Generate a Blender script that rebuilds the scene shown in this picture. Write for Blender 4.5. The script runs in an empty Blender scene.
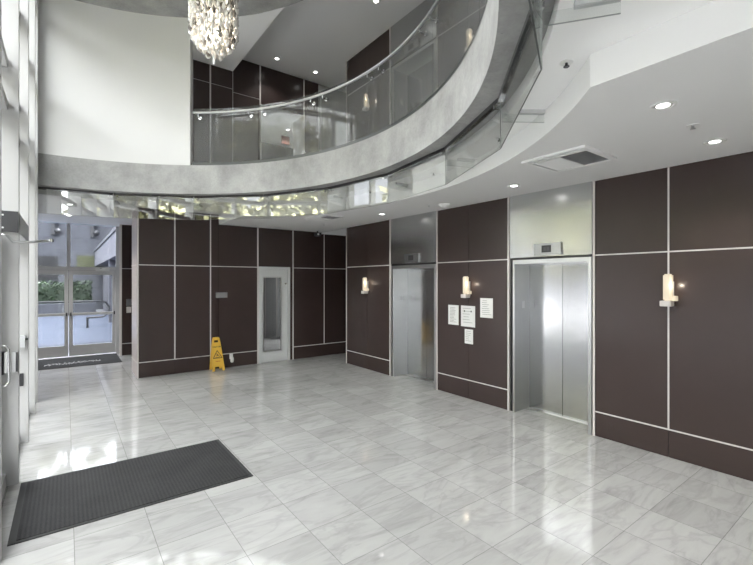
import bpy, bmesh, math, random
from mathutils import Vector, Matrix
random.seed(7)
sc = bpy.context.scene
COL = sc.collection
PI = math.pi
R_ = math.radians

# ------------------------------------------------------------------ camera, world, light, exposure
cam_d = bpy.data.cameras.new('camera')
cam = bpy.data.objects.new('camera', cam_d); COL.objects.link(cam)
cam.location = (0, 0, 1.8); cam.rotation_euler = (R_(90), 0, -R_(36.737))
cam_d.sensor_width = 36; cam_d.lens = 36 * 416 / 753; cam_d.shift_y = -1.5 / 753
cam_d.clip_start = 0.03; cam_d.clip_end = 300
sc.camera = cam

w = bpy.data.worlds.new('world'); sc.world = w; w.use_nodes = True
bg = w.node_tree.nodes['Background']
bg.inputs[0].default_value = (0.985, 0.992, 1.0, 1); bg.inputs[1].default_value = 3.2
sc.view_settings.view_transform = 'Standard'; sc.view_settings.look = 'None'
sc.view_settings.gamma = 1; sc.view_settings.use_curve_mapping = False
sc.view_settings.exposure = 2.2
sc.cycles.use_denoising = True
sc.cycles.max_bounces = 12; sc.cycles.diffuse_bounces = 6; sc.cycles.glossy_bounces = 6
sc.cycles.transparent_max_bounces = 24; sc.cycles.transmission_bounces = 8
sc.cycles.caustics_reflective = False; sc.cycles.caustics_refractive = False
sc.cycles.sample_clamp_indirect = 6

sl = bpy.data.lights.new('sun', 'SUN'); sl.energy = 12; sl.angle = R_(.6); sl.color = (1, .98, .965)
so = bpy.data.objects.new('sun', sl); COL.objects.link(so); so.rotation_euler = (0, R_(35), 0); so.location = (30, 0, 40)
def area(name, loc, rot, sx, sy, power, portal=False, color=(1, 1, 1)):
    l = bpy.data.lights.new(name, 'AREA'); l.shape = 'RECTANGLE'; l.size = sx; l.size_y = sy
    l.energy = power; l.color = color
    if portal: l.cycles.is_portal = True
    o = bpy.data.objects.new(name, l); COL.objects.link(o); o.location = loc; o.rotation_euler = rot
    return o
# sky portal over the storefront glazing (samples the sky that comes in through it)
area('sky_portal', (-0.75, 2.6, 3.15), (0, -R_(90), 0), 6.2, 11.0, 1, True)
area('sky_portal', (0.05, 12.6, 1.6), (-R_(90), 0, 0), 2.2, 3.1, 1, True)

# ------------------------------------------------------------------ mesh helpers
ORI = {}
class MB:
    def __init__(s): s.bm = bmesh.new()
    def poly(s, pts):
        vs = [s.bm.verts.new(p) for p in pts]; return s.bm.faces.new(vs)
    def box(s, x0, x1, y0, y1, z0, z1, M=None):
        P = [(x0,y0,z0),(x1,y0,z0),(x1,y1,z0),(x0,y1,z0),(x0,y0,z1),(x1,y0,z1),(x1,y1,z1),(x0,y1,z1)]
        if M is not None: P = [M @ Vector(p) for p in P]
        v = [s.bm.verts.new(p) for p in P]
        for f in ((0,3,2,1),(4,5,6,7),(0,1,5,4),(1,2,6,5),(2,3,7,6),(3,0,4,7)):
            s.bm.faces.new([v[i] for i in f])
        return s
    def cyl(s, p0, p1, r, n=12, r1=None):
        p0 = Vector(p0); p1 = Vector(p1); r1 = r if r1 is None else r1
        d = (p1 - p0).normalized(); a = d.orthogonal().normalized(); b = d.cross(a)
        A = [s.bm.verts.new(p0 + (a*math.cos(t)+b*math.sin(t))*r) for t in [2*PI*i/n for i in range(n)]]
        B = [s.bm.verts.new(p1 + (a*math.cos(t)+b*math.sin(t))*r1) for t in [2*PI*i/n for i in range(n)]]
        for i in range(n):
            j = (i+1) % n; s.bm.faces.new([A[i], A[j], B[j], B[i]])
        s.bm.faces.new(A[::-1]); s.bm.faces.new(B)
        return s
    def tube(s, pts, r, n=10):
        pts = [Vector(p) for p in pts]; rings = []
        up = None
        for i, p in enumerate(pts):
            d = (pts[min(i+1, len(pts)-1)] - pts[max(i-1, 0)]).normalized()
            if up is None: up = d.orthogonal().normalized()
            a = (up - d*up.dot(d)).normalized(); up = a; b = d.cross(a)
            rings.append([s.bm.verts.new(p + (a*math.cos(2*PI*k/n)+b*math.sin(2*PI*k/n))*r) for k in range(n)])
        for A, B in zip(rings, rings[1:]):
            for k in range(n):
                j = (k+1) % n; s.bm.faces.new([A[k], A[j], B[j], B[k]])
        s.bm.faces.new(rings[0][::-1]); s.bm.faces.new(rings[-1])
        return s
    def lathe(s, c, prof, n=24):
        c = Vector(c); rings = []
        for r, z in prof:
            rings.append([s.bm.verts.new(c + Vector((r*math.cos(2*PI*k/n), r*math.sin(2*PI*k/n), z))) for k in range(n)])
        for A, B in zip(rings, rings[1:]):
            for k in range(n):
                j = (k+1) % n; s.bm.faces.new([A[k], A[j], B[j], B[k]])
        s.bm.faces.new(rings[0][::-1]); s.bm.faces.new(rings[-1])
        return s
    def strip(s, inner, outer, z0, z1):
        """closed slab between two matched plan curves"""
        n = len(inner)
        g = lambda L, z: [s.bm.verts.new((p[0], p[1], z)) for p in L]
        a, b, c, d = g(inner, z0), g(outer, z0), g(inner, z1), g(outer, z1)
        F = s.bm.faces.new
        for i in range(n-1):
            F([a[i], a[i+1], b[i+1], b[i]]); F([c[i], d[i], d[i+1], c[i+1]])
            F([a[i], c[i], c[i+1], a[i+1]]); F([b[i], b[i+1], d[i+1], d[i]])
        F([a[0], b[0], d[0], c[0]]); F([a[-1], c[-1], d[-1], b[-1]])
        return s
    def build(s, name, mat, parent=None, smooth=False, bevel=0.0, recalc=True, origin=None):
        if recalc: bmesh.ops.recalc_face_normals(s.bm, faces=s.bm.faces[:])
        if bevel:
            bmesh.ops.bevel(s.bm, geom=s.bm.edges[:], offset=bevel, segments=2, affect='EDGES', clamp_overlap=True)
        if parent is not None:
            o0 = ORI[parent.name]
        elif origin is not None:
            o0 = Vector(origin)
        else:
            xs = [v.co for v in s.bm.verts]
            lo = [min(v[i] for v in xs) for i in range(3)]; hi = [max(v[i] for v in xs) for i in range(3)]
            o0 = Vector(((lo[0]+hi[0])/2, (lo[1]+hi[1])/2, lo[2]))
        for v in s.bm.verts: v.co -= o0
        me = bpy.data.meshes.new(name); s.bm.to_mesh(me); s.bm.free()
        if smooth:
            for p in me.polygons: p.use_smooth = True
        if mat: me.materials.append(mat)
        o = bpy.data.objects.new(name, me); COL.objects.link(o)
        if parent is not None: o.parent = parent
        else: o.location = o0
        ORI[o.name] = o0
        return o

def box(name, mat, b, parent=None, bevel=0.0):
    return MB().box(*b).build(name, mat, parent, bevel=bevel)

def tag(o, label=None, cat=None, group=None, kind=None):
    if label: o['label'] = label
    if cat: o['category'] = cat
    if group: o['group'] = group
    if kind: o['kind'] = kind
    return o
def struct(o, label=None):
    o['kind'] = 'structure'
    if label: o['label'] = label
    return o
def thing(name, loc, label, cat, group=None):
    o = bpy.data.objects.new(name, None); COL.objects.link(o); o.location = loc
    o.empty_display_size = .1
    ORI[o.name] = Vector(loc)
    return tag(o, label, cat, group)
def sroot(name, loc):
    o = bpy.data.objects.new(name, None); COL.objects.link(o); o.location = loc; o['kind'] = 'structure'
    ORI[o.name] = Vector(loc); return o

# ------------------------------------------------------------------ materials
def base(name):
    m = bpy.data.materials.new(name); m.use_nodes = True
    nt = m.node_tree; return m, nt, nt.nodes['Principled BSDF']
def N(nt, t, **kw):
    n = nt.nodes.new(t)
    for k, v in kw.items():
        if k.startswith('i_'): n.inputs[k[2:]].default_value = v
        else: setattr(n, k, v)
    return n
def mat(name, col, rough=.5, metal=0.0, var=.04, scale=6.0, bump=0.0, bscale=60.0, spec=.5, emit=None, es=0.0, stretch=(1,1,1)):
    m, nt, p = base(name)
    g = N(nt, 'ShaderNodeNewGeometry'); mp = N(nt, 'ShaderNodeMapping'); mp.inputs['Scale'].default_value = stretch
    nt.links.new(g.outputs['Position'], mp.inputs[0])
    no = N(nt, 'ShaderNodeTexNoise'); no.inputs['Scale'].default_value = scale; no.inputs['Detail'].default_value = 4
    nt.links.new(mp.outputs[0], no.inputs['Vector'])
    mx = N(nt, 'ShaderNodeMix', data_type='RGBA')
    mx.inputs['A'].default_value = tuple(c*(1-var*2) for c in col) + (1,)
    mx.inputs['B'].default_value = tuple(min(1, c*(1+var*2)) for c in col) + (1,)
    nt.links.new(no.outputs['Fac'], mx.inputs['Factor']); nt.links.new(mx.outputs['Result'], p.inputs['Base Color'])
    p.inputs['Roughness'].default_value = rough; p.inputs['Metallic'].default_value = metal
    p.inputs['Specular IOR Level'].default_value = spec
    if bump:
        b = N(nt, 'ShaderNodeBump'); b.inputs['Strength'].default_value = bump; b.inputs['Distance'].default_value = .01
        n2 = N(nt, 'ShaderNodeTexNoise'); n2.inputs['Scale'].default_value = bscale; n2.inputs['Detail'].default_value = 5
        nt.links.new(mp.outputs[0], n2.inputs['Vector']); nt.links.new(n2.outputs['Fac'], b.inputs['Height'])
        nt.links.new(b.outputs[0], p.inputs['Normal'])
    if emit:
        p.inputs['Emission Color'].default_value = tuple(emit) + (1,); p.inputs['Emission Strength'].default_value = es
    return m
def glass(name, tint=(.96, .97, .97), refl=.06, boost=1.0, rough=0.0, veil=0.0):
    m = bpy.data.materials.new(name); m.use_nodes = True; nt = m.node_tree; nt.nodes.clear()
    out = N(nt, 'ShaderNodeOutputMaterial'); t = N(nt, 'ShaderNodeBsdfTransparent'); g = N(nt, 'ShaderNodeBsdfGlossy')
    t.inputs[0].default_value = tint + (1,); g.inputs[0].default_value = (.95, .96, .95, 1); g.inputs['Roughness'].default_value = rough
    lw = N(nt, 'ShaderNodeLayerWeight'); lw.inputs[0].default_value = .5
    f = N(nt, 'ShaderNodeMath', operation='POWER'); f.inputs[1].default_value = 5
    mm = N(nt, 'ShaderNodeMath', operation='MULTIPLY_ADD'); mm.inputs[1].default_value = boost; mm.inputs[2].default_value = refl
    mm.use_clamp = True
    mix = N(nt, 'ShaderNodeMixShader')
    nt.links.new(lw.outputs['Facing'], f.inputs[0]); nt.links.new(f.outputs[0], mm.inputs[0]); nt.links.new(mm.outputs[0], mix.inputs[0])
    nt.links.new(t.outputs[0], mix.inputs[1]); nt.links.new(g.outputs[0], mix.inputs[2]); nt.links.new(mix.outputs[0], out.inputs[0])
    if veil:      # thin grey diffuse layer standing in for the reflection veil on the pane
        d = N(nt, 'ShaderNodeBsdfDiffuse'); d.inputs[0].default_value = (.8, .8, .8, 1)
        mf = N(nt, 'ShaderNodeMixShader'); mf.inputs[0].default_value = veil
        nt.links.new(mix.outputs[0], mf.inputs[1]); nt.links.new(d.outputs[0], mf.inputs[2]); nt.links.new(mf.outputs[0], out.inputs[0])
    return m

def marble():
    m, nt, p = base('polished_marble_tile')
    L = nt.links.new
    g = N(nt, 'ShaderNodeNewGeometry')
    sub = N(nt, 'ShaderNodeVectorMath', operation='SUBTRACT'); sub.inputs[1].default_value = (.045, 2.239, 0)
    L(g.outputs['Position'], sub.inputs[0])
    div = N(nt, 'ShaderNodeVectorMath', operation='DIVIDE'); div.inputs[1].default_value = (.4535, .452, 1000)
    L(sub.outputs[0], div.inputs[0])
    fl = N(nt, 'ShaderNodeVectorMath', operation='FLOOR'); L(div.outputs[0], fl.inputs[0])
    fr = N(nt, 'ShaderNodeVectorMath', operation='FRACTION'); L(div.outputs[0], fr.inputs[0])
    wn = N(nt, 'ShaderNodeTexWhiteNoise', noise_dimensions='3D'); L(fl.outputs[0], wn.inputs['Vector'])
    off = N(nt, 'ShaderNodeVectorMath', operation='SCALE'); off.inputs['Scale'].default_value = 9
    L(wn.outputs['Color'], off.inputs[0])
    add = N(nt, 'ShaderNodeVectorMath', operation='ADD'); L(g.outputs['Position'], add.inputs[0]); L(off.outputs[0], add.inputs[1])
    mp = N(nt, 'ShaderNodeMapping'); mp.inputs['Rotation'].default_value = (0, 0, .55); mp.inputs['Scale'].default_value = (1.0, 3.6, 1)
    L(add.outputs[0], mp.inputs[0])
    n1 = N(nt, 'ShaderNodeTexNoise'); n1.inputs['Scale'].default_value = 1.5; n1.inputs['Detail'].default_value = 8; n1.inputs['Roughness'].default_value = .62; n1.inputs['Distortion'].default_value = 1.1
    L(mp.outputs[0], n1.inputs['Vector'])
    cr = N(nt, 'ShaderNodeValToRGB'); e = cr.color_ramp.elements
    e[0].position = .24; e[0].color = (.30, .299, .295, 1); e[1].position = .70; e[1].color = (.45, .448, .442, 1)
    q = cr.color_ramp.elements.new(.46); q.color = (.41, .408, .402, 1)
    L(n1.outputs['Fac'], cr.inputs[0])
    n2 = N(nt, 'ShaderNodeTexNoise'); n2.inputs['Scale'].default_value = .8; n2.inputs['Detail'].default_value = 6; n2.inputs['Distortion'].default_value = 2.2
    L(mp.outputs[0], n2.inputs['Vector'])
    vs = N(nt, 'ShaderNodeMath', operation='SUBTRACT'); vs.inputs[1].default_value = .5; L(n2.outputs['Fac'], vs.inputs[0])
    va = N(nt, 'ShaderNodeMath', operation='ABSOLUTE'); L(vs.outputs[0], va.inputs[0])
    vr = N(nt, 'ShaderNodeMapRange'); vr.inputs['From Min'].default_value = 0; vr.inputs['From Max'].default_value = .05
    vr.inputs['To Min'].default_value = .89; vr.inputs['To Max'].default_value = 1.0; L(va.outputs[0], vr.inputs[0])
    tb = N(nt, 'ShaderNodeMapRange'); tb.inputs['To Min'].default_value = .90; tb.inputs['To Max'].default_value = 1.06; L(wn.outputs['Value'], tb.inputs[0])
    mu = N(nt, 'ShaderNodeMath', operation='MULTIPLY'); L(vr.outputs[0], mu.inputs[0]); L(tb.outputs[0], mu.inputs[1])
    # grout
    sx = N(nt, 'ShaderNodeSeparateXYZ'); L(fr.outputs[0], sx.inputs[0])
    gs = []
    for k in (0, 1):
        s1 = N(nt, 'ShaderNodeMath', operation='SUBTRACT'); s1.inputs[1].default_value = .5; L(sx.outputs[k], s1.inputs[0])
        a1 = N(nt, 'ShaderNodeMath', operation='ABSOLUTE'); L(s1.outputs[0], a1.inputs[0])
        c1 = N(nt, 'ShaderNodeMath', operation='GREATER_THAN'); c1.inputs[1].default_value = .4952; L(a1.outputs[0], c1.inputs[0]); gs.append(c1)
    gm = N(nt, 'ShaderNodeMath', operation='MAXIMUM'); L(gs[0].outputs[0], gm.inputs[0]); L(gs[1].outputs[0], gm.inputs[1])
    gr = N(nt, 'ShaderNodeMapRange'); gr.inputs['To Min'].default_value = 1; gr.inputs['To Max'].default_value = .58; L(gm.outputs[0], gr.inputs[0])
    mu2 = N(nt, 'ShaderNodeMath', operation='MULTIPLY'); L(mu.outputs[0], mu2.inputs[0]); L(gr.outputs[0], mu2.inputs[1])
    vm = N(nt, 'ShaderNodeVectorMath', operation='SCALE'); L(cr.outputs[0], vm.inputs[0]); L(mu2.outputs[0], vm.inputs['Scale'])
    L(vm.outputs[0], p.inputs['Base Color'])
    p.inputs['Roughness'].default_value = .06; p.inputs['Specular IOR Level'].default_value = .5
    return m
def concrete(name, c=(.36, .36, .355), streak=True):
    m, nt, p = base(name); L = nt.links.new
    g = N(nt, 'ShaderNodeNewGeometry')
    n1 = N(nt, 'ShaderNodeTexNoise'); n1.inputs['Scale'].default_value = 2.3; n1.inputs['Detail'].default_value = 9; n1.inputs['Roughness'].default_value = .65; L(g.outputs['Position'], n1.inputs['Vector'])
    cr = N(nt, 'ShaderNodeValToRGB'); e = cr.color_ramp.elements
    e[0].position = .3; e[0].color = tuple(x*.72 for x in c)+(1,); e[1].position = .72; e[1].color = tuple(x*1.22 for x in c)+(1,)
    L(n1.outputs['Fac'], cr.inputs[0])
    v = N(nt, 'ShaderNodeTexVoronoi'); v.inputs['Scale'].default_value = 9; L(g.outputs['Position'], v.inputs['Vector'])
    vr = N(nt, 'ShaderNodeMapRange'); vr.inputs['From Min'].default_value = .03; vr.inputs['From Max'].default_value = .07; vr.inputs['To Min'].default_value = .62; vr.inputs['To Max'].default_value = 1; L(v.outputs['Distance'], vr.inputs[0])
    n3 = N(nt, 'ShaderNodeTexNoise'); n3.inputs['Scale'].default_value = 40; n3.inputs['Detail'].default_value = 4; L(g.outputs['Position'], n3.inputs['Vector'])
    r3 = N(nt, 'ShaderNodeMapRange'); r3.inputs['To Min'].default_value = .86; r3.inputs['To Max'].default_value = 1.14; L(n3.outputs['Fac'], r3.inputs[0])
    mu = N(nt, 'ShaderNodeMath', operation='MULTIPLY'); L(vr.outputs[0], mu.inputs[0]); L(r3.outputs[0], mu.inputs[1])
    sc_ = N(nt, 'ShaderNodeVectorMath', operation='SCALE'); L(cr.outputs[0], sc_.inputs[0]); L(mu.outputs[0], sc_.inputs['Scale'])
    L(sc_.outputs[0], p.inputs['Base Color']); p.inputs['Roughness'].default_value = .8
    b = N(nt, 'ShaderNodeBump'); b.inputs['Strength'].default_value = .25; b.inputs['Distance'].default_value = .01; L(n3.outputs['Fac'], b.inputs['Height']); L(b.outputs[0], p.inputs['Normal'])
    return m
def ribbed_mat(name, c):
    m, nt, p = base(name); L = nt.links.new
    g = N(nt, 'ShaderNodeNewGeometry'); s = N(nt, 'ShaderNodeSeparateXYZ'); L(g.outputs['Position'], s.inputs[0])
    a = N(nt, 'ShaderNodeMath', operation='MULTIPLY'); a.inputs[1].default_value = 2*PI/.028; L(s.outputs[0], a.inputs[0])
    si = N(nt, 'ShaderNodeMath', operation='SINE'); L(a.outputs[0], si.inputs[0])
    no = N(nt, 'ShaderNodeTexNoise'); no.inputs['Scale'].default_value = 220; no.inputs['Detail'].default_value = 3; L(g.outputs['Position'], no.inputs['Vector'])
    n2 = N(nt, 'ShaderNodeTexNoise'); n2.inputs['Scale'].default_value = 3; L(g.outputs['Position'], n2.inputs['Vector'])
    x = N(nt, 'ShaderNodeMath', operation='MULTIPLY_ADD'); x.inputs[1].default_value = .16; x.inputs[2].default_value = .1; L(si.outputs[0], x.inputs[0])
    y = N(nt, 'ShaderNodeMath', operation='MULTIPLY_ADD'); y.inputs[1].default_value = 1.7; L(no.outputs['Fac'], y.inputs[0]); L(x.outputs[0], y.inputs[2])
    y2 = N(nt, 'ShaderNodeMath', operation='MULTIPLY_ADD'); y2.inputs[1].default_value = .5; L(n2.outputs['Fac'], y2.inputs[0]); L(y.outputs[0], y2.inputs[2])
    v = N(nt, 'ShaderNodeVectorMath', operation='SCALE'); v.inputs[0].default_value = c; L(y2.outputs[0], v.inputs['Scale']); L(v.outputs[0], p.inputs['Base Color'])
    p.inputs['Roughness'].default_value = .95; p.inputs['Specular IOR Level'].default_value = .1
    return m
def crystal_mat():
    m, nt, p = base('cut_crystal'); L = nt.links.new
    g = N(nt, 'ShaderNodeNewGeometry'); oi = N(nt, 'ShaderNodeObjectInfo')
    a = N(nt, 'ShaderNodeMath', operation='ADD'); L(g.outputs['Random Per Island'], a.inputs[0]); L(oi.outputs['Random'], a.inputs[1])
    f = N(nt, 'ShaderNodeMath', operation='FRACT'); L(a.outputs[0], f.inputs[0])
    cr = N(nt, 'ShaderNodeValToRGB'); e = cr.color_ramp.elements
    e[0].position = .08; e[0].color = (.20, .185, .17, 1); e[1].position = .34; e[1].color = (.80, .78, .745, 1)
    L(f.outputs[0], cr.inputs[0]); L(cr.outputs[0], p.inputs['Base Color'])
    p.inputs['Roughness'].default_value = .08; p.inputs['Specular IOR Level'].default_value = .9; p.inputs['Metallic'].default_value = .25
    return m
def leaf_mat(name, a, b):
    m, nt, p = base(name); L = nt.links.new
    g = N(nt, 'ShaderNodeNewGeometry'); mx = N(nt, 'ShaderNodeMix', data_type='RGBA')
    mx.inputs['A'].default_value = a+(1,); mx.inputs['B'].default_value = b+(1,)
    L(g.outputs['Random Per Island'], mx.inputs['Factor']); L(mx.outputs['Result'], p.inputs['Base Color'])
    p.inputs['Roughness'].default_value = .6
    return m

M = dict(
    marble=marble(),
    brown=mat('dark_brown_laminate', (.043, .029, .027), .26, var=.05, scale=3, spec=.45),
    trim=mat('pale_metal_trim', (.60, .565, .55), .4, .0, .02),
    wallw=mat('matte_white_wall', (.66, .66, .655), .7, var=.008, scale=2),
    white=mat('white_paint', (.90, .90, .895), .6, var=.008, scale=2),
    ceil=mat('ceiling_paint', (.79, .79, .785), .7, var=.008, scale=2),
    grey=mat('grey_paint', (.36, .36, .36), .6, var=.02),
    steel=mat('brushed_stainless_steel', (.50, .505, .51), .17, 1.0, .03, 3, stretch=(1, 1, 14)),
    steel_h=mat('brushed_steel_header', (.52, .525, .53), .21, 1.0, .03, 3, stretch=(1, 1, 14)),
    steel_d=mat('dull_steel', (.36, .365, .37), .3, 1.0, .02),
    steel2=mat('satin_stainless_frame', (.56, .565, .57), .28, 1.0, .02),
    chrome=mat('polished_metal', (.72, .72, .73), .15, 1.0, .02),
    black=mat('black_gap', (.008, .008, .009), .5),
    dark=mat('dark_grey_plastic', (.03, .03, .033), .45),
    concrete=concrete('cast_concrete', (.345, .345, .338)),
    concr_out=concrete('grey_cast_concrete_outside', (.075, .078, .09)),
    concr_lilac=concrete('pale_concrete_outside', (.12, .12, .138)),
    paving=concrete('blue_grey_paving', (.068, .082, .118)),
    paving2=concrete('darker_paving', (.05, .057, .078)),
    alu=mat('white_aluminium', (.47, .47, .47), .42, 0, .01),
    alu_g=mat('light_grey_aluminium', (.52, .53, .54), .45, 0, .02),
    glass_sf=glass('storefront_glass', (.97, .98, .98), .03, .7),
    glass_b=glass('hanging_panel_glass', (.95, .955, .95), .20, .12),
    glass_f=glass('fin_glass', (.95, .96, .955), .03, .5),
    glass_g=glass('guardrail_glass', (.66, .67, .67), .015, .3, veil=.085),
    glass_x=glass('tinted_entrance_glass', (.74, .76, .79), .03, .4),
    glass_d=glass('door_glass', (.95, .965, .97), .03, .5),
    railm=mat('dark_anodised_rail', (.20, .20, .205), .16, 1.0, .02),
    pale_sheen=mat('laminate_painted_sheen', (.47, .42, .41), .35, var=.03),  # pale pink stands in for the grazing sheen on brown panels
    edge2=mat('pale_glass_edge', (.30, .32, .31), .3),
    edge=mat('glass_edge', (.06, .065, .065), .3),
    mat_c=ribbed_mat('ribbed_charcoal_carpet', (.036, .036, .037)),
    mat_e=mat('black_rubber_border', (.028, .028, .029), .7, var=.1),
    markw=mat('pale_woven_marks', (.5, .5, .5), .9),
    yellow=mat('yellow_plastic', (.72, .44, .06), .4, var=.03),
    blackp=mat('black_print', (.02, .02, .02), .5),
    redp=mat('red_print', (.45, .12, .03), .5),
    paper=mat('white_paper', (.68, .68, .67), .7, var=.01),
    ink=mat('grey_print', (.20, .20, .20), .7),
    opal=mat('lit_opal_glass', (.36, .32, .26), .3, emit=(1.0, .86, .63), es=.11),
    lens=mat('lit_lamp_lens', (.9, .9, .88), .4, emit=(1.0, .98, .94), es=3.0),
    bulb=mat('lit_bulb', (1, .9, .75), .4, emit=(1.0, .85, .62), es=2.0),
    lampw=mat('lit_outdoor_lamp', (1, .9, .75), .4, emit=(1.0, .78, .45), es=3.0),
    crystal=crystal_mat(),
    plastic=mat('white_plastic', (.78, .78, .77), .4),
    granite=mat('pale_speckled_laminate', (.60, .61, .61), .35, var=.12, scale=90),
    litwin=mat('dull_green_window', (.055, .06, .02), .5),
    leaf=leaf_mat('tree_leaves', (.12, .122, .055), (.36, .35, .20)),
    hedge=leaf_mat('hedge_leaves', (.010, .022, .009), (.035, .065, .024)),
    bark=mat('bark', (.10, .08, .065), .9, var=.2, scale=20),
    asphalt=mat('pale_sidewalk', (.20, .20, .205), .9, var=.05),
    exitred=mat('dull_red_sign', (.20, .075, .06), .5),
    window_in=mat('dim_curtain', (.06, .06, .062), .7),
)

# ------------------------------------------------------------------ plan constants
CX, CY = -.462, 4.362        # centre of the round opening
RF = 3.766                   # slab edge
XW = 4.93                    # lift wall face
YB = 8.80                    # block face
Z1, Z2 = 3.263, 3.743        # slab underside and top
ZS, ZL = 3.165, 2.965         # plaster soffit, low ceiling
XI = -.335                   # inner face of storefront mullions
def P(R, a): return (CX + R*math.cos(R_(a)), CY + R*math.sin(R_(a)))

def outer_rect(a, x0, x1, y0, y1):
    c, s = math.cos(R_(a)), math.sin(R_(a)); t = 1e9
    if c > 1e-9: t = min(t, (x1-CX)/c)
    if c < -1e-9: t = min(t, (x0-CX)/c)
    if s > 1e-9: t = min(t, (y1-CY)/s)
    if s < -1e-9: t = min(t, (y0-CY)/s)
    return (CX+t*c, CY+t*s)
def ring_slab(R, z0, z1, x0, x1, y0, y1, n=120, a0=-90.8, a1=90.8, corners=True):
    A = [a0+(a1-a0)*i/n for i in range(n+1)]
    for cx_, cy_ in ((x1, y0), (x1, y1)): A.append(math.degrees(math.atan2(cy_-CY, cx_-CX)))
    A = sorted(set(A))
    return MB().strip([P(R, a) for a in A], [outer_rect(a, x0, x1, y0, y1) for a in A], z0, z1)

YF = -5.0                    # wall behind the camera
# ------------------------------------------------------------------ structure: floor, slabs, ceilings
struct(box('floor', M['marble'], (-1.15, 6.6, YF-.1, 12.3, -.12, 0)))
slab = struct(ring_slab(RF, Z1, Z2, -.57, 6.6, YF, 12.4, 140).build('mezzanine_slab', M['concrete']))
struct(ring_slab(4.05, ZS, Z1-.002, -.57, 6.6, YF, 12.4, 140).build('ceiling_soffit', M['white']))
struct(box('ceiling_corridor', M['white'], (-1.15, -.5705, 8.0, 12.4, ZS, Z2)))
RL = 4.325
dy = math.sqrt(RL**2-(2.527-CX)**2); aL = math.degrees(math.asin(dy/RL))
inner = [(2.527, YF), ] + [P(RL, -aL+2*aL*i/80) for i in range(81)] + [(2.527, YB+.12)]
outer = [(XW+.02, p[1]) for p in inner]
struct(MB().strip(inner, outer, ZL, ZS-.001).build('ceiling_low', M['ceil']))
struct(box('ceiling_upper', M['ceil'], (-.6, 6.6, YF, 9.6, 6.607, 6.75)))
A = [a for a in range(29, 92, 2)] + [91.5]
a_in = math.degrees(math.acos((2.818-CX)/3.79))
A = [a_in + (91.5-a_in)*i/40 for i in range(41)]
struct(MB().strip([P(3.79, a) for a in A], [(P(3.79, a)[0], 8.96) for a in A], 6.22, 6.606).build('ceiling_bulkhead', M['white']))
disc = MB()
n = 96; pts = [P(3.80, -95+190*i/n) for i in range(n+1)]
v0 = [disc.bm.verts.new((p[0], p[1], 6.22)) for p in pts]; v1 = [disc.bm.verts.new((p[0], p[1], 6.60)) for p in pts]
disc.bm.faces.new(v0); disc.bm.faces.new(v1[::-1])
for i in range(n+1):
    j = (i+1) % (n+1); disc.bm.faces.new([v0[i], v0[j], v1[j], v1[i]])
struct(disc.build('ceiling_concrete', M['concrete']))
# curved white wall above the slab edge
A = [55.5 + 37.5*i/40 for i in range(41)]
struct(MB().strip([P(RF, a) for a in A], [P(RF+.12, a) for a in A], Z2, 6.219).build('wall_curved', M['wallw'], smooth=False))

# ------------------------------------------------------------------ right wall with lift openings
def panel_wall_x(root, x, ys, zs, seams, t=.018, trims_y=None):
    """dark panels on plane x facing -x; ys column edges, zs row edges; seams: column edges without a light strip"""
    for (ya, yb) in zip(ys, ys[1:]):
        for (za, zb) in zip(zs, zs[1:]):
            g = .003
            MB().box(x, x+t, ya+g, yb-g, za+g, zb-g).build('wall_panel', M['brown'], root)
def strip_v(root, x, y, z0, z1, wd=.016, pr=.005):
    return MB().box(x-pr, x+.015, y-wd/2, y+wd/2, z0, z1).build('trim_strip', M['trim'], root)
def strip_hx(root, x, y0, y1, z, wd=.014, pr=.004):
    return MB().box(x-pr, x+.012, y0, y1, z-wd/2, z+wd/2).build('trim_strip', M['trim'], root)

wr = struct(MB().box(XW+.02, 5.75, YF, 2.368, 0, 6.6).box(XW+.02, 5.75, 3.53, 4.93, 0, 6.6).box(XW+.02, 5.75, 6.165, 7.70, 0, 6.6)
    .box(5.75, 6.6, 7.5, 7.70, 0, 6.6).box(5.45, 5.75, 2.368, 3.53, 0, 6.6).box(5.45, 5.75, 4.93, 6.165, 0, 6.6)
    .box(XW+.05, 5.45, 2.368, 3.53, 2.13, Z2).box(XW+.05, 5.45, 4.93, 6.165, 2.13, Z2)
    .box(XW+.05, 5.45, 2.368, 3.53, Z2+2.13, 6.6).box(XW+.05, 5.45, 4.93, 6.165, Z2+2.13, 6.6)
    .build('wall_right', M['grey']))
ZR = (0.0, .285, 2.10, ZL)
for z_off, top in ((0, ZL), (Z2, 6.606)):
    zs = tuple(z+z_off for z in ZR[:3]) + (top,)
    panel_wall_x(wr, XW, (YF, -.3, 1.62, 2.368), zs, ())
    panel_wall_x(wr, XW, (3.55, 4.25, 4.915), zs, ())
    panel_wall_x(wr, XW, (6.18, 6.93, 7.70), zs, ())
    for y in (1.62, -.3):
        strip_v(wr, XW, y, zs[1], top, .015)
    for (a, b) in ((YF, 2.36), (3.55, 4.915), (6.18, 7.69)):
        for z in zs[1:3]: strip_hx(wr, XW, a, b, z)
    for y in (2.368, 3.535, 4.925, 6.17, 7.70):
        strip_v(wr, XW, y, zs[0], top, .024, .010)

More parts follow.
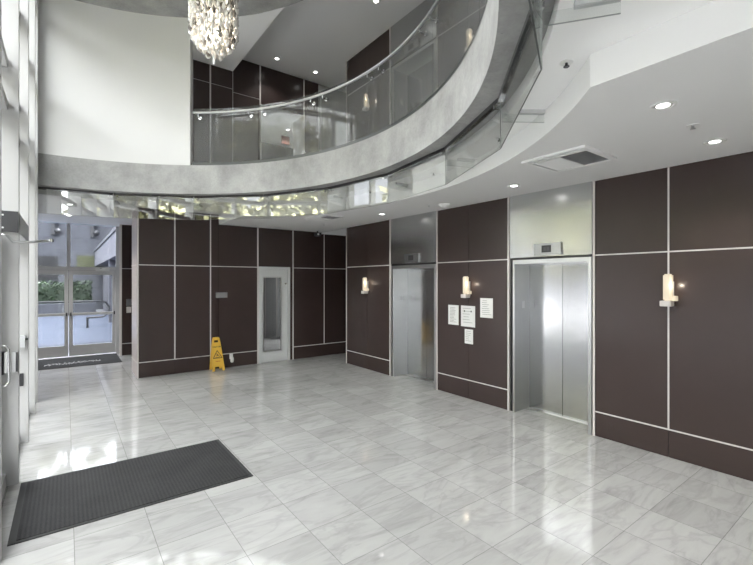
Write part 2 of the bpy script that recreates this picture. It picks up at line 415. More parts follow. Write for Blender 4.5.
# ------------------------------------------------------------------ back wall (block) with door, alcove
wb = struct(MB().box(1.07, 3.39, YB+.02, 9.55, 0, ZS).box(4.10, XW+.0, YB+.02, 9.0, 0, ZS).box(3.39, 4.10, YB+.02, 9.0, 2.12, ZS)
            .box(XW, 6.6, YB+.02, 9.0, 0, 2.93).build('wall_back', M['brown']))
def panel_wall_y(root, y, xs, zs, t=.018):
    for (xa, xb) in zip(xs, xs[1:]):
        for (za, zb) in zip(zs, zs[1:]):
            MB().box(xa+.003, xb-.003, y, y+t, za+.003, zb-.003).build('wall_panel', M['brown'], root)
def strip_vy(root, y, x, z0, z1, wd=.022, pr=.006, m='trim'):
    return MB().box(x-wd/2, x+wd/2, y-pr, y+.015, z0, z1).build('trim_strip', M[m], root)
def strip_hy(root, y, x0, x1, z, wd=.015, pr=.005):
    return MB().box(x0, x1, y-pr, y+.012, z-wd/2, z+wd/2).build('trim_strip', M['trim'], root)
panel_wall_y(wb, YB, (1.07, 1.69, 2.355, 2.51), (0, .285, 2.10, ZS))
panel_wall_y(wb, YB, (2.51, 3.345), (0, .285, 2.10, ZL))
panel_wall_y(wb, YB, (3.345, 4.176), (2.12, ZL))
panel_wall_y(wb, YB, (4.105, 4.176), (0, 2.12))
panel_wall_y(wb, YB, (4.176, 4.99, 5.65, 6.6), (0, .285, 2.10, 2.93))
for x in (1.69, 2.355):
    strip_vy(wb, YB, x, .285 if x < 2 else 0, ZS if x < 2.4 else ZL)
strip_vy(wb, YB, 1.064, 0, ZS, .022)
for x in (3.345, 4.176): strip_vy(wb, YB, x, 0, ZL, .028)
for x in (4.99, 5.65): strip_vy(wb, YB, x, .285, 2.93, .02)
for (a, b) in ((1.08, 3.33), (4.19, 6.6)):
    for z in (.285, 2.10): strip_hy(wb, YB, a, b, z)
# side face of the block along the entry passage, its grazing sheen painted pale
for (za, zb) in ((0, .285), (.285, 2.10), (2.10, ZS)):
    MB().box(1.05, 1.068, YB+.02, 9.55, za+.003, zb-.003).build('wall_panel', M['pale_sheen'], wb)
for z in (.285, 2.10): MB().box(1.045, 1.06, YB+.02, 9.55, z-.011, z+.011).build('trim_strip', M['trim'], wb)
struct(box('trim_1', M['white'], (XW+.012, 6.6, YB-.01, 9.0, 2.931, ZS-.001)))
struct(box('wall_alcove', M['grey'], (6.605, 6.7, 7.3, 9.6, 0, 6.6)))
# cross passage beyond the block
struct(MB().box(1.07, 3.0, 11.75, 12.3, 0, ZS-.001).build('wall_passage', M['grey']))
wp = bpy.data.objects['wall_passage']
panel_wall_y(wp, 11.732, (1.07, 1.9, 2.9), (0, .285, 2.10, ZS-.002))
for z in (.285, 2.10): strip_hy(wp, 11.732, 1.08, 2.9, z)
strip_vy(wp, 11.732, 1.055, 0, ZS-.002, .05, .02, 'trim')
struct(box('wall_passage_end', M['white'], (2.9, 3.0, 9.56, 11.74, 0, ZS-.001)))
# left side beyond the storefront, and behind the camera
struct(MB().box(-1.15, -1.08, 8.05, 12.3, 0, ZS-.001).box(-1.15, -.50, 8.04, 8.10, 0, ZS-.001).build('wall_left', M['white']))
struct(box('wall_front', M['white'], (-.6, 5.0, YF-.1, YF, 0, 6.6)))

# ------------------------------------------------------------------ storefront on the left
ys = [-3.6, -2.4, -1.2, 0.0, 1.2, 2.4, 3.56, 4.86, 6.06, 7.28, 7.96]
for i, (a, b) in enumerate(zip([YF]+ys[:-1], ys)):
    wn_ = sroot('window_%d' % (i+1), (-.5, (a+b)/2, 0))
    MB().box(-.505, -.495, a+.05, b+.005, .12, 6.2).build('pane', M['glass_sf'], wn_)
    MB().box(-.57, XI, b, b+.055, 0, 6.24).build('mullion', M['alu'], wn_, bevel=.003)
    for z in (3.34, 3.715, 4.75, 5.9):
        MB().box(-.56, -.41, a+.056, b-.001, z-.04, z+.04).build('rail', M['alu'], wn_)
    MB().box(-.56, -.42, a+.056, b-.001, 0, .11).build('sill', M['alu_g'], wn_)
struct(box('trim_2', M['alu'], (-.58, -.52, 7.96, 8.12, 0, 6.24)))
struct(box('trim_3', M['white'], (-.58, XI-.02, YF, 8.05, 6.241, 6.6)))
struct(MB().box(-.57, -.44, 8.02, 8.20, 0, 6.24).build('trim_4', M['alu']))

# front entry hardware on the storefront
d3 = sroot('door_3', (-.48, 4.25, 0))
MB().box(-.494, -.45, 3.66, 4.83, .115, .35).build('bottom_rail', M['alu_g'], d3)
MB().box(-.494, -.45, 3.70, 3.80, .35, 2.2).box(-.494, -.45, 4.73, 4.83, .35, 2.2).box(-.494, -.45, 3.80, 4.73, 2.08, 2.2).build('door_frame', M['alu'], d3)
t = MB(); t.tube([(-.45, 4.77, .90), (-.415, 4.77, .90), (-.395, 4.77, .93), (-.395, 4.77, 1.21), (-.415, 4.77, 1.245), (-.45, 4.77, 1.245)], .008)
t.build('pull_handle', M['chrome'], d3, smooth=True)
op = thing('door_operator', (-.44, 5.45, 2.23), 'long grey box of an automatic door operator with dark end, high between white storefront mullions', 'door operator')
MB().box(-.494, XI, 4.845, 6.05, 2.228, 2.412).build('housing', M['alu_g'], op, bevel=.004)
MB().box(-.494, XI-.002, 4.83, 4.8445, 2.228, 2.412).build('end_cap', M['dark'], op)
for z in (2.265, 2.375): MB().cyl((-.44, 4.826, z), (-.44, 4.8305, z), .008, 10).build('screw', M['plastic'], op)
arm = MB(); arm.tube([(-.47, 4.80, 2.20), (-.41, 4.81, 2.195), (-.37, 4.815, 2.145), (-.25, 4.82, 2.147), (-.105, 4.83, 2.170)], .011)
arm.build('closer_arm', M['steel2'], op, smooth=True)
MB().cyl((-.105, 4.83, 2.155), (-.105, 4.83, 2.185), .016, 12).build('arm_pivot', M['chrome'], op)
lb = thing('latch_box', (-.38, 4.84, 1.0), 'clear and dark square latch box beside the pull handle at the left edge', 'latch')
MB().box(-.43, -.343, 4.815, 4.8595, 1.0, 1.18).build('case', M['steel2'], lb, bevel=.004)
MB().box(-.45, -.43, 4.80, 4.8595, .99, 1.185).build('clamp', M['dark'], lb)
MB().box(-.353, -.340, 4.810, 4.8145, 1.005, 1.175).build('edge_plate', M['dark'], lb)
tb = thing('strike_box', (-.4, 6.03, 1.07), 'small grey metal box with a stub knob on the second white mullion', 'lock')
MB().box(-.43, -.360, 5.99, 6.0595, 1.07, 1.20).build('case', M['alu_g'], tb, bevel=.003)
MB().cyl((-.36, 6.02, 1.155), (-.338, 6.02, 1.155), .010, 10).build('knob', M['dark'], tb)
tag(box('switch_plate', M['dark'], (-.43, -.378, 6.045, 6.0595, .635, .775), bevel=.003), 'black rectangular plate below the grey box on the second white mullion', 'plate')

# ------------------------------------------------------------------ far entrance
d1 = sroot('door_1', (.05, 12.25, 0))
y0, y1 = 12.22, 12.28
MB().box(-1.08, 1.07, y0, y1, 2.06, 2.14).build('transom_bar', M['alu'], d1)
MB().box(.015, .085, y0, y1, 2.14, ZS).build('mullion', M['alu'], d1)
MB().box(1.0, 1.07, y0-.01, y1, 0, ZS).build('jamb', M['alu'], d1)
MB().box(-1.08, -1.0, y0-.01, y1, 0, ZS).build('jamb', M['alu'], d1)
MB().box(-1.0, .015, y0+.02, y0+.03, 2.14, ZS).box(.085, 1.0, y0+.02, y0+.03, 2.14, ZS).build('transom_glass', M['glass_x'], d1)
for (a, b) in ((-.995, .045), (.055, .995)):
    lf = MB().box(a, a+.075, y0, y1-.015, .02, 2.055).box(b-.075, b, y0, y1-.015, .02, 2.055).box(a+.075, b-.075, y0, y1-.015, 1.95, 2.055).box(a+.075, b-.075, y0, y1-.015, .02, .27).build('door_leaf', M['alu'], d1)
    MB().box(a+.075, b-.075, y0+.015, y0+.025, .27, 1.95).build('pane', M['glass_x'], lf)
    MB().box(a+.03, b-.03, y0-.05, y0-.015, .985, 1.045).build('push_bar', M['alu'], lf)
    for x in (a+.02, b-.05): MB().box(x, x+.03, y0-.055, y0-.0005, .975, 1.055).build('bar_end', M['dark'], lf)
    xp = b-.1 if a < -.5 else a+.1
    MB().tube([(xp, y1-.012, .92), (xp, y1+.045, .92), (xp, y1+.045, 1.24), (xp, y1-.012, 1.24)], .010).build('pull_handle', M['steel2'], lf)
cl = thing('door_closer', (.72, 12.17, 2.04), 'grey door closer box at the head of the far right glass door', 'door closer')
MB().box(.58, .86, 12.15, 12.2195, 2.045, 2.115).build('body', M['steel2'], cl, bevel=.004)
MB().box(.66, .70, 12.10, 12.15, 2.10, 2.108).build('closer_arm', M['dark'], cl)
# far mat
fm = thing('floor_mat', (.0, 11.2, 0), 'dark entrance mat with pale worn marks in front of the far glass doors', 'mat')
MB().box(-.98, 1.0, 10.78, 12.1, 0.001, .010).build('carpet', M['mat_c'], fm)
mk = MB()
for i in range(30):
    x = -.35+i*.033; yy = 11.28+random.uniform(-.02, .02)
    for k in range(2):
        a = random.uniform(-.6, .6)
        mk.box(-.004, .006, -.10, .10, 0, .0012, Matrix.Translation((x+random.uniform(-.01, .01), yy+random.uniform(-.08, .08), .0102)) @ Matrix.Rotation(a, 4, 'Z') @ Matrix.Scale(random.uniform(.3, .9), 4, (0, 1, 0)))
mk.build('pale_marks', M['markw'], fm)
# near mat
nm = thing('floor_mat', (.53, 4.3, 0), 'large ribbed charcoal floor mat on pale marble at the left front', 'mat')
MB().box(-.275, 1.355, 3.785, 4.825, .001, .011).build('carpet', M['mat_c'], nm)
MB().box(-.320, -.2755, 3.755, 4.85, .0005, .007).box(1.3555, 1.384, 3.755, 4.85, .0005, .007).box(-.275, 1.355, 3.755, 3.7845, .0005, .007).box(-.275, 1.355, 4.8255, 4.85, .0005, .007).build('rubber_border', M['mat_e'], nm)
# card readers on the far dark panel
tag(box('card_reader', M['steel2'], (1.175, 1.275, 11.70, 11.731, 1.20, 1.36), bevel=.004), 'upper small metal plate on the dark panel right of the far doors', 'card reader')
tag(box('card_reader', M['trim'], (1.175, 1.275, 11.70, 11.731, 1.03, 1.175), bevel=.004), 'lower pale plate under the metal one right of the far doors', 'card reader')

# ------------------------------------------------------------------ door with narrow lite in the block
d2 = sroot('door_2', (3.745, YB, 0))
MB().box(3.365, 3.42, YB-.012, YB+.12, 0, 2.115).box(4.045, 4.10, YB-.012, YB+.12, 0, 2.115).box(3.42, 4.045, YB-.012, YB+.12, 2.06, 2.115).build('door_frame', M['granite'], d2)
MB().box(3.425, 3.46, YB, YB+.045, .008, 2.055).box(3.885, 4.04, YB, YB+.045, .008, 2.055).box(3.46, 3.885, YB, YB+.045, .008, .245).box(3.46, 3.885, YB, YB+.045, 1.89, 2.055).build('door_leaf', M['granite'], d2)
MB().box(3.46, 3.885, YB+.015, YB+.022, .245, 1.89).build('pane', M['glass_d'], d2)
MB().box(3.452, 3.475, YB-.006, YB+.0145, .237, 1.9).box(3.872, 3.895, YB-.006, YB+.0145, .237, 1.9).box(3.475, 3.872, YB-.006, YB+.0145, .237, .262).box(3.475, 3.872, YB-.006, YB+.0145, 1.875, 1.9).build('glazing_bead', M['steel2'], d2)
MB().cyl((3.985, YB-.03, 1.74), (3.985, YB-.0005, 1.74), .018, 12).build('door_viewer', M['chrome'], d2)
# passage behind that door
struct(MB().box(3.36, 3.394, YB+.121, 12.85, 0, 2.6).box(6.9, 6.95, 9.001, 12.85, 0, 2.6).box(3.36, 6.95, 12.85, 12.9, 0, 2.6).box(3.36, 6.95, 9.001, 12.85, 2.6, 2.65).build('wall_stair', M['grey']))
struct(MB().box(3.36, 6.95, 12.301, 12.85, -.05, 0).box(6.601, 6.95, 9.0, 12.30, -.05, 0).build('floor_stair', M['marble']))
ws = bpy.data.objects['wall_stair']
for x in (4.98, 5.11, 5.5):
    MB().box(x, x+.035, 12.835, 12.849, 0, 2.6).build('trim_strip', M['trim'], ws)
MB().box(5.30, 6.0, 12.0, 12.1, 0, 2.6).build('dark_panel', M['brown'], ws)
area('added_passage_fill', (6.2, 11.2, 2.58), (0, 0, 0), .6, 1.2, 22)  # extra fill lamp, added out of sight to brighten the passage

# ------------------------------------------------------------------ lifts
def lift(y0, y1, z0, top, label, sign=True):
    e = thing('elevator', (XW+.2, (y0+y1)/2, z0), label, 'elevator', 'elevators in the dark panelled wall' if z0 == 0 else 'elevators on the upper floor')
    xd = 5.28
    ya, yb = y0+.055, y1-.068
    MB().box(XW-.004, XW+.045, y0+.017, y1-.02, z0+2.115, top).build('header_panel', M['steel_h'], e)
    MB().box(XW+.012, XW+.05, y0+.016, y1-.015, z0+2.085, z0+2.114).build('shadow_gap', M['black'], e)
    MB().box(XW+.02, XW+.05, yb+.001, y1-.016, z0, z0+2.084).build('shadow_gap', M['black'], e)
    MB().box(XW-.008, XW+.012, yb-.022, yb, z0+.001, z0+2.084).build('jamb_edge', M['steel2'], e)
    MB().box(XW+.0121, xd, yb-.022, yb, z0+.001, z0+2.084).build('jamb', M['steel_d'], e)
    MB().box(XW-.008, xd, ya-.036, ya+.004, z0+.001, z0+2.084).build('jamb', M['steel2'], e)
    MB().box(XW-.008, xd, ya+.0045, yb-.0225, z0+2.03, z0+2.084).build('head_frame', M['steel2'], e)
    ym = (ya+yb)/2
    for k, (a, b) in enumerate(((ya+.005, ym-.0025), (ym+.0025, yb-.023))):
        d = MB().box(xd, xd+.04, a, b, z0+.004, z0+2.03).build('door_panel', M['steel'], e)
    MB().box(xd+.041, xd+.05, ya, yb, z0+.003, z0+2.05).build('shaft_gap', M['black'], e)
    MB().box(xd-.06, xd+.04, ya+.0045, yb-.0225, z0+.0005, z0+.0035).build('sill', M['steel2'], e)
    # floor plate on the jamb that faces the room
    MB().box(XW+.17, XW+.23, yb-.0245, yb-.022, z0+1.42, z0+1.52).build('floor_plate', M['alu_g'], e)
    ds = MB().box(XW-.030, XW-.004, ym-.19, ym+.19, z0+2.135, z0+2.285).build('indicator', M['steel_d'], e, bevel=.003)
    MB().box(XW-.033, XW-.0302, ym-.06, ym+.07, z0+2.165, z0+2.255).build('display', M['black'], ds)
    for q in (-.035, .01):
        MB().box(XW-.0342, XW-.0332, ym+q, ym+q+.035, z0+2.185, z0+2.235).build('display_digit', M['dark'], ds)
    return e
lift(2.375, 3.53, 0, ZL, 'nearer stainless steel elevator with silver floor indicator, right of the paper notices')
lift(4.93, 6.165, 0, ZL, 'farther stainless steel elevator, left of the paper notices')
lift(2.375, 3.53, Z2, 6.606, 'upper floor elevator nearest the camera behind the guardrail glass')
lift(4.93, 6.165, Z2, 6.606, 'upper floor elevator with steel header seen through the curved guardrail')

# ------------------------------------------------------------------ second floor back wall
wu = struct(MB().box(-.5, 2.80, 8.85, 9.1, Z2, 6.22).box(2.80, 3.50, 8.99, 9.52, Z2, 6.606).box(4.52, XW, 8.99, 9.52, Z2, 6.606).box(3.50, 4.52, 8.99, 9.52, 5.74, 6.606)
            .build('wall_back_upper', M['white']))
zz = (Z2, 4.03, 5.84)
panel_wall_y(wu, 8.832, (.6, 1.5, 2.36, 2.82), zz + (6.219,))
panel_wall_y(wu, 8.972, (2.82, 3.46), zz + (6.606,)); panel_wall_y(wu, 8.972, (4.545, XW), zz+(6.606,)); panel_wall_y(wu, 8.972, (3.46, 4.545), (5.745, 6.606))
strip_vy(wu, 8.832, 2.36, Z2, 6.219, .028); strip_vy(wu, 8.832, 2.815, Z2, 6.219, .010, .003)
for x in (3.465, 4.54): strip_vy(wu, 8.972, x, Z2, 6.606, .03)
strip_hy(wu, 8.832, 1.5, 2.8, 5.84, .005); strip_hy(wu, 8.972, 2.83, 3.45, 5.84, .004)
struct(box('wall_alcove_upper', M['grey'], (XW+.001, 6.6, 8.98, 9.1, Z2, 6.606)))
# room behind the upper opening
struct(MB().box(2.6, 5.6, 9.521, 12.4, 5.74, 5.8).box(2.6, 2.7, 9.521, 12.4, Z2, 5.739).box(5.5, 5.6, 9.521, 12.4, Z2, 5.739).build('wall_upper_lobby', M['white']))
w10 = sroot('window_12', (4.1, 11.4, Z2))
MB().box(2.7, 5.5, 11.4, 11.45, 5.02, 5.739).build('head_panel', M['window_in'], w10)
for x in (2.7, 3.9, 4.75, 5.4): MB().box(x, x+.1, 11.4, 11.45, Z2, 5.02).build('mullion', M['dark'], w10)
MB().box(2.8, 5.4, 11.42, 11.425, Z2, 5.02).build('pane', M['glass_d'], w10)
ex = thing('exit_sign', (4.66, 10.3, 5.43), 'small dull red exit sign hanging beyond the upper floor opening', 'exit sign')
MB().box(4.55, 4.78, 10.28, 10.30, 5.43, 5.64).build('sign_plate', M['exitred'], ex)
MB().cyl((4.66, 10.29, 5.64), (4.66, 10.29, 5.739), .008).build('hanger', M['alu_g'], ex)

# ------------------------------------------------------------------ curved guardrail on the slab edge
gr = thing('glass_guardrail', (2.6, 4.4, Z2), 'curved glass guardrail with round metal handrail along the upper slab edge', 'guardrail')
JA = [1.1+18.2*k for k in (-5, -4, -3, -2, -1, 0, 1, 2)]
ends = JA + [55.0]
for a, b in zip(ends, ends[1:]):
    AA = [a+.12+(b-a-.24)*i/12 for i in range(13)]
    MB().strip([P(RF+.035, q) for q in AA], [P(RF+.047, q) for q in AA], Z2+.002, Z2+.965).build('glass_panel', M['glass_g'], gr)
AA = [-89.8+144.9*i/110 for i in range(111)]
MB().strip([P(RF+.012, q) for q in AA], [P(RF+.034, q) for q in AA], Z2+.0005, Z2+.05).build('base_shoe', M['edge'], gr)
AA = [-89.6+144.2*i/130 for i in range(131)]
MB().tube([P(RF-.055, q)+(Z2+.86,) for q in AA], .018, 12).build('handrail', M['steel2'], gr, smooth=True)
for a, b in zip(ends, ends[1:]):
    for q in (a+1.9, b-1.9):
        b_ = MB(); p0 = P(RF+.03, q); p1 = P(RF-.055, q)
        b_.cyl(p0+(Z2+.80,), p1+(Z2+.80,), .010, 8).cyl(P(RF+.0345, q)+(Z2+.80,), P(RF+.02, q)+(Z2+.80,), .028, 14).cyl(p1+(Z2+.79,), p1+(Z2+.85,), .009, 8)
        b_.build('bracket', M['chrome'], gr)

# ------------------------------------------------------------------ hanging glass panels under the slab
JG = [1.1+18.2*k for k in (-5, -4, -3, -2, -1, 0, 1, 2, 3, 4)] + [90.6]
RG = 3.97
glabels = {
    -5: 'hanging glass panel overhead at the top right, almost above the camera',
    -4: 'hanging glass panel turned edge-on overhead, near the top of the picture',
    -3: 'hanging glass panel under the slab left of the bright ceiling corner',
    -2: 'hanging glass panel above the nearer elevator, left of the large ceiling vent',
    -1: 'hanging glass panel above the farther elevator and the smoke detector',
    0: 'hanging clear glass panel above the far dark panels with a wall sconce',
    1: 'hanging glass panel reflecting trees, above the narrow white door',
    2: 'hanging glass panel reflecting trees, above the yellow wet floor sign',
    3: 'hanging glass panel reflecting dark frames, above the left end of the dark block',
    4: 'hanging glass panel above the far glass entrance doors'}
for k, (a, b) in zip(range(-5, 5), zip(JG, JG[1:])):
    pa = Vector(P(RG, a)+(0,)); pb = Vector(P(RG, b)+(0,)); d = (pb-pa).normalized(); nrm = Vector((d.y, -d.x, 0))
    L = (pb-pa).length; mid = (pa+pb)/2
    root = thing('hanging_glass_panel', (mid.x, mid.y, 2.855), glabels[k], 'glass panel', 'glass panels hung in a ring under the slab')
    X = Matrix.Translation(pa) @ Matrix((( d.x, nrm.x, 0, 0), (d.y, nrm.y, 0, 0), (0, 0, 1, 0), (0, 0, 0, 1)))
    MB().box(.004, L-.004, -.005, .005, 2.8565, 3.225, X).build('glass_pane', M['glass_b'], root)
    MB().box(.004, L-.004, -.0035, .0035, 2.8545, 2.8562, X).build('polished_edge', M['edge'], root)
    MB().box(.001, .0037, -.0045, .0045, 2.852, 3.225, X).build('polished_edge', M['edge2'], root)
    MB().box(.01, L-.01, -.022, .022, 3.2255, 3.2625, X).build('top_rail', M['railm'], root)
    for q in (.06, L-.06):
        MB().box(q-.012, q+.012, -.028, .028, 3.195, 3.2252, X).build('clip', M['chrome'], root)
flab = {-4: 'glass fin with metal bar near the top edge, above the bright ceiling corner',
        -3: 'glass fin with a grey metal bar over the nearer elevator side, largest clear fin',
        -2: 'glass fin with grey bar at the joint above the notices',
        -1: 'glass fin with grey bar above the farther elevator',
        0: 'glass fin with grey bar above the far dark panels',
        1: 'glass fin with grey bar right of the tree reflections',
        2: 'glass fin behind the tree reflections above the wet floor sign',
        3: 'glass fin with long grey bar above the far entrance passage',
        4: 'glass fin with dark bar beside the storefront above the far doors'}
for k, a in zip(range(-4, 5), JG[1:10]):
    c, s = math.cos(R_(a)), math.sin(R_(a)); nx, ny = -s, c
    X = Matrix(((c, nx, 0, CX), (s, ny, 0, CY), (0, 0, 1, 0), (0, 0, 0, 1)))
    q = P(4.15, a)
    root = thing('glass_fin', (q[0], q[1], 3.05), flab[k], 'glass fin', 'glass fins bracing the hanging panels')
    MB().box(RG+.014, RL-.004, -.004, .004, 3.070, 3.134, X).build('glass_pane', M['glass_f'], root)
    MB().box(RG+.014, RL-.004, -.0045, .0045, 3.068, 3.0698, X).build('polished_edge', M['edge2'], root)
    MB().box(4.12, RL-.001, -.018, .018, 3.1345, ZS-.0005, X).build('metal_bar', M['alu_g'], root)

# ------------------------------------------------------------------ ceiling fittings
def downlight(x, y, z, label, grp, r=.075, energy=9):
    t = thing('downlight', (x, y, z-.012), label, 'ceiling light', grp)
    MB().lathe((x, y, z), [(r*.72, -.001), (r*.76, -.010), (r, -.010), (r*1.03, -.001)], 28).build('trim_ring', M['plastic'], t, smooth=True)
    MB().lathe((x, y, z), [(r*.52, -.0052), (r*.52, -.0012)], 24).build('lens', M['lens'], t)
    MB().lathe((x, y, z), [(r*.525, -.0048), (r*.525, -.0012), (r*.71, -.0012), (r*.71, -.0048)], 24).build('reflector', M['steel2'], t)
    l = bpy.data.lights.new('lamp', 'SPOT'); l.energy = energy; l.spot_size = R_(110); l.spot_blend = .6; l.shadow_soft_size = .02; l.color = (1, .97, .92)
    o = bpy.data.objects.new('lamp', l); COL.objects.link(o); o.parent = t; o.location = (0, 0, -.02)
    return t
G1 = 'downlights in the low ceiling'
downlight(3.167, 1.072, ZL, 'round lit downlight nearest the bright ceiling corner', G1)
downlight(4.337, 1.092, ZL, 'round downlight close to the dark panels at the right edge', G1)
downlight(4.38, 3.064, ZL, 'round lit downlight in front of the nearer elevator header', G1)
downlight(4.40, 5.74, ZL, 'round lit downlight in front of the farther elevator', G1)
downlight(.057, 9.18, ZS, 'nearer downlight in the entry passage ceiling at far left', 'downlights in the entry passage', energy=26)
downlight(.05, 10.74, ZS, 'farther downlight in the entry passage ceiling at far left', 'downlights in the entry passage', energy=26)
for x in (.3, 1.6): downlight(x, -1.6, ZS, 'unseen fill downlight added in the soffit behind the viewpoint', 'added fill downlights behind the viewpoint')  # added out of view to brighten the lobby
for x in (3.2, 4.35): downlight(x, -.9, ZL, 'unseen fill downlight added in the low ceiling behind the viewpoint', 'added low ceiling fill downlights behind the viewpoint')  # more unseen fill lamps for the same purpose
G2 = 'downlights in the upper ceiling'
downlight(3.653, 8.488, 6.607, 'upper ceiling downlight just right of the chandelier, left one of the pair', G2, energy=7)
downlight(4.599, 8.507, 6.607, 'upper ceiling downlight, right one of the pair by the ceiling corner', G2, energy=7)
downlight(4.265, 5.728, 6.607, 'upper ceiling downlight at the top edge of the picture', G2, energy=7)
downlight(4.637, 10.07, 5.74, 'lit downlight seen through the upper floor opening', 'downlight in the upper lobby', energy=7)
def sprinkler(x, y, z, label):
    t = thing('sprinkler_head', (x, y, z-.045), label, 'sprinkler', 'ceiling sprinklers')
    MB().lathe((x, y, z), [(.014, -.006), (.040, -.006), (.042, -.0008), (.014, -.0008)], 18).build('escutcheon', M['plastic'], t)
    MB().cyl((x, y, z-.0065), (x, y, z-.024), .008, 10).lathe((x, y, z), [(.018, -.031), (.018, -.027)], 14).build('head', M['steel2'] if z < 3 else M['dark'], t)
sprinkler(3.752, 1.076, ZL, 'sprinkler head between the two nearest downlights of the low ceiling')
sprinkler(2.50, 1.37, ZS, 'dark sprinkler head on the white soffit left of the bright ceiling corner')
sprinkler(4.226, 7.456, ZL, 'small sprinkler in the far low ceiling near the security camera')
sprinkler(4.45, 4.62, ZL, 'tiny sprinkler just left of the smoke detector')
for a, l in ((-26.5, 'above the nearer elevator, behind the hanging glass'), (-8, 'above the paper notices, behind the hanging glass'), (10.2, 'above the farther elevator, behind the hanging glass')):
    q = P(4.22, a); sprinkler(q[0], q[1], ZS, 'small dark sprinkler on the white soffit '+l)
sm = thing('smoke_detector', (4.60, 4.44, ZL-.05), 'white round smoke detector on the low ceiling above the notices', 'smoke detector')
MB().lathe((4.60, 4.44, ZL), [(.02, -.058), (.045, -.055), (.062, -.03), (.085, -.02), (.088, -.0006)], 28).build('dome', M['plastic'], sm, smooth=True)
MB().lathe((4.60, 4.44, ZL), [(.010, -.061), (.010, -.0582)], 12).build('sensor', M['alu_g'], sm)
sec = thing('security_camera', (4.70, 8.60, ZL-.13), 'small dark security camera under the far ceiling above the back panels', 'camera')
MB().cyl((4.70, 8.60, ZL-.0005), (4.70, 8.60, ZL-.05), .018, 10).build('mount', M['dark'], sec)
MB().box(4.64, 4.74, 8.50, 8.66, ZL-.12, ZL-.051).build('body', M['dark'], sec, bevel=.008)
MB().cyl((4.66, 8.50, ZL-.085), (4.66, 8.475, ZL-.085), .022, 12).build('lens', M['plastic'], sec)
def vent(x0, x1, y0, y1, label, z=ZL):
    t = thing('ceiling_vent', ((x0+x1)/2, (y0+y1)/2, z-.03), label, 'vent', 'ceiling vents in the low ceiling')
    f = .045
    MB().box(x0, x1, y0, y0+f, z-.022, z-.0005).box(x0, x1, y1-f, y1, z-.022, z-.0005).box(x0, x0+f*.6, y0+f, y1-f, z-.022, z-.0005).box(x1-f*.6, x1, y0+f, y1-f, z-.022, z-.0005).build('frame', M['plastic'], t)
    ym = y0+(y1-y0)*.50; xa, xb = x0+f*.6, x1-f*.6
    MB().box(xa, xb, y0+f, y1-f, z-.004, z-.0008).build('backing', M['dark'], t)
    MB().box(xa+.035, xa+.085, y0+f, y1-f, z-.020, z-.0045).build('side_bar', M['plastic'], t)
    MB().box(xa+.115, xb-.012, ym+.012, y1-f-.012, z-.016, z-.0045).build('blank_plate', M['plastic'], t)
    b = MB()
    for i in range(13):
        xx = xa+.10+(xb-xa-.10)*(i+.5)/13
        b.box(-.008, .008, y0+f, ym-.012, -.0010, .0010, Matrix.Translation((xx, 0, z-.012)) @ Matrix.Rotation(-.8, 4, 'Y'))
    b.build('slats', M['grey'], t)
    MB().box(xa+.0855, xb, ym-.0115, ym+.0115, z-.019, z-.0045).build('divider', M['plastic'], t)
vent(3.55, 4.15, 1.78, 2.40, 'large white square ceiling vent above the nearer elevator')
vent(3.58, 4.0, 6.34, 7.02, 'small far ceiling vent beside the tree reflections')

# ------------------------------------------------------------------ sconces
def sconce(y, z, label, grp, e=.16):
    t = thing('wall_sconce', (XW-.07, y, z-.19), label, 'wall lamp', grp)
    MB().box(XW-.018, XW-.0055, y-.03, y+.03, z-.17, z+.06).build('back_plate', M['alu_g'], t)
    MB().box(XW-.110, XW-.036, y-.036, y+.036, z-.135, z+.135).build('lamp_shade', M['opal'], t, bevel=.012)
    MB().box(XW-.120, XW-.0185, y-.036, y+.060, z-.19, z-.1355).build('bracket', M['trim'], t, bevel=.003)
    MB().box(XW-.085, XW-.0185, y-.070, y-.0365, z-.135, z-.085).build('stud', M['opal'], t, bevel=.003)
    l = bpy.data.lights.new('lamp', 'POINT'); l.energy = e; l.color = (1, .86, .68); l.shadow_soft_size = .002
    o = bpy.data.objects.new('lamp', l); COL.objects.link(o); o.parent = t; o.location = (-.045, -.058, .21)
sconce(1.60, 1.735, 'lit box-shaped wall sconce on the pale strip of the nearest dark panels at right', 'wall sconces by the elevators')
sconce(4.245, 1.735, 'lit box-shaped wall sconce above the paper notices between the elevators', 'wall sconces by the elevators')
sconce(6.905, 1.735, 'lit box-shaped wall sconce on the far dark panels left of both elevators', 'wall sconces by the elevators')
sconce(6.87, Z2+1.70, 'lit upper floor sconce behind the guardrail left of the upper elevator', 'wall sconces on the upper floor')
sconce(4.175, Z2+1.70, 'lit upper floor sconce close to the slab edge, right of the upper elevator', 'wall sconces on the upper floor')

# ------------------------------------------------------------------ notices
def notice(ya, yb, z0, z1, label, rows, head=0):
    x = XW-.006
    t = thing('paper_notice', (x, (ya+yb)/2, z0), label, 'notice', 'paper notices on the dark panel')
    MB().box(x, XW-.0005, ya, yb, z0, z1).build('sheet', M['paper'], t)
    b = MB(); H = z1-z0; W = yb-ya
    for i in range(rows):
        zt = z1-H*(.12+.80*i/rows); m0 = .12+random.uniform(0, .08); m1 = .12+random.uniform(0, .35)
        b.box(x-.0008, x-.0001, ya+W*m1, yb-W*m0, zt-.006, zt)
    b.build('print', M['ink'], t)
    if head:
        h = MB()
        for s in (.22, .70): h.box(x-.0008, x-.0001, ya+W*s, ya+W*(s+.08), z1-H*.30, z1-H*.22)
        h.build('print_mark', M['blackp'], t)
notice(4.452, 4.668, 1.108, 1.418, 'left sheet of the row of white paper notices between the elevators', 11)
notice(4.125, 4.40, 1.100, 1.420, 'largest white paper notice with two dark marks, directly under the sconce', 6, 1)
notice(3.80, 4.025, 1.262, 1.548, 'white paper notice at the upper right, nearest the steel elevator', 8)
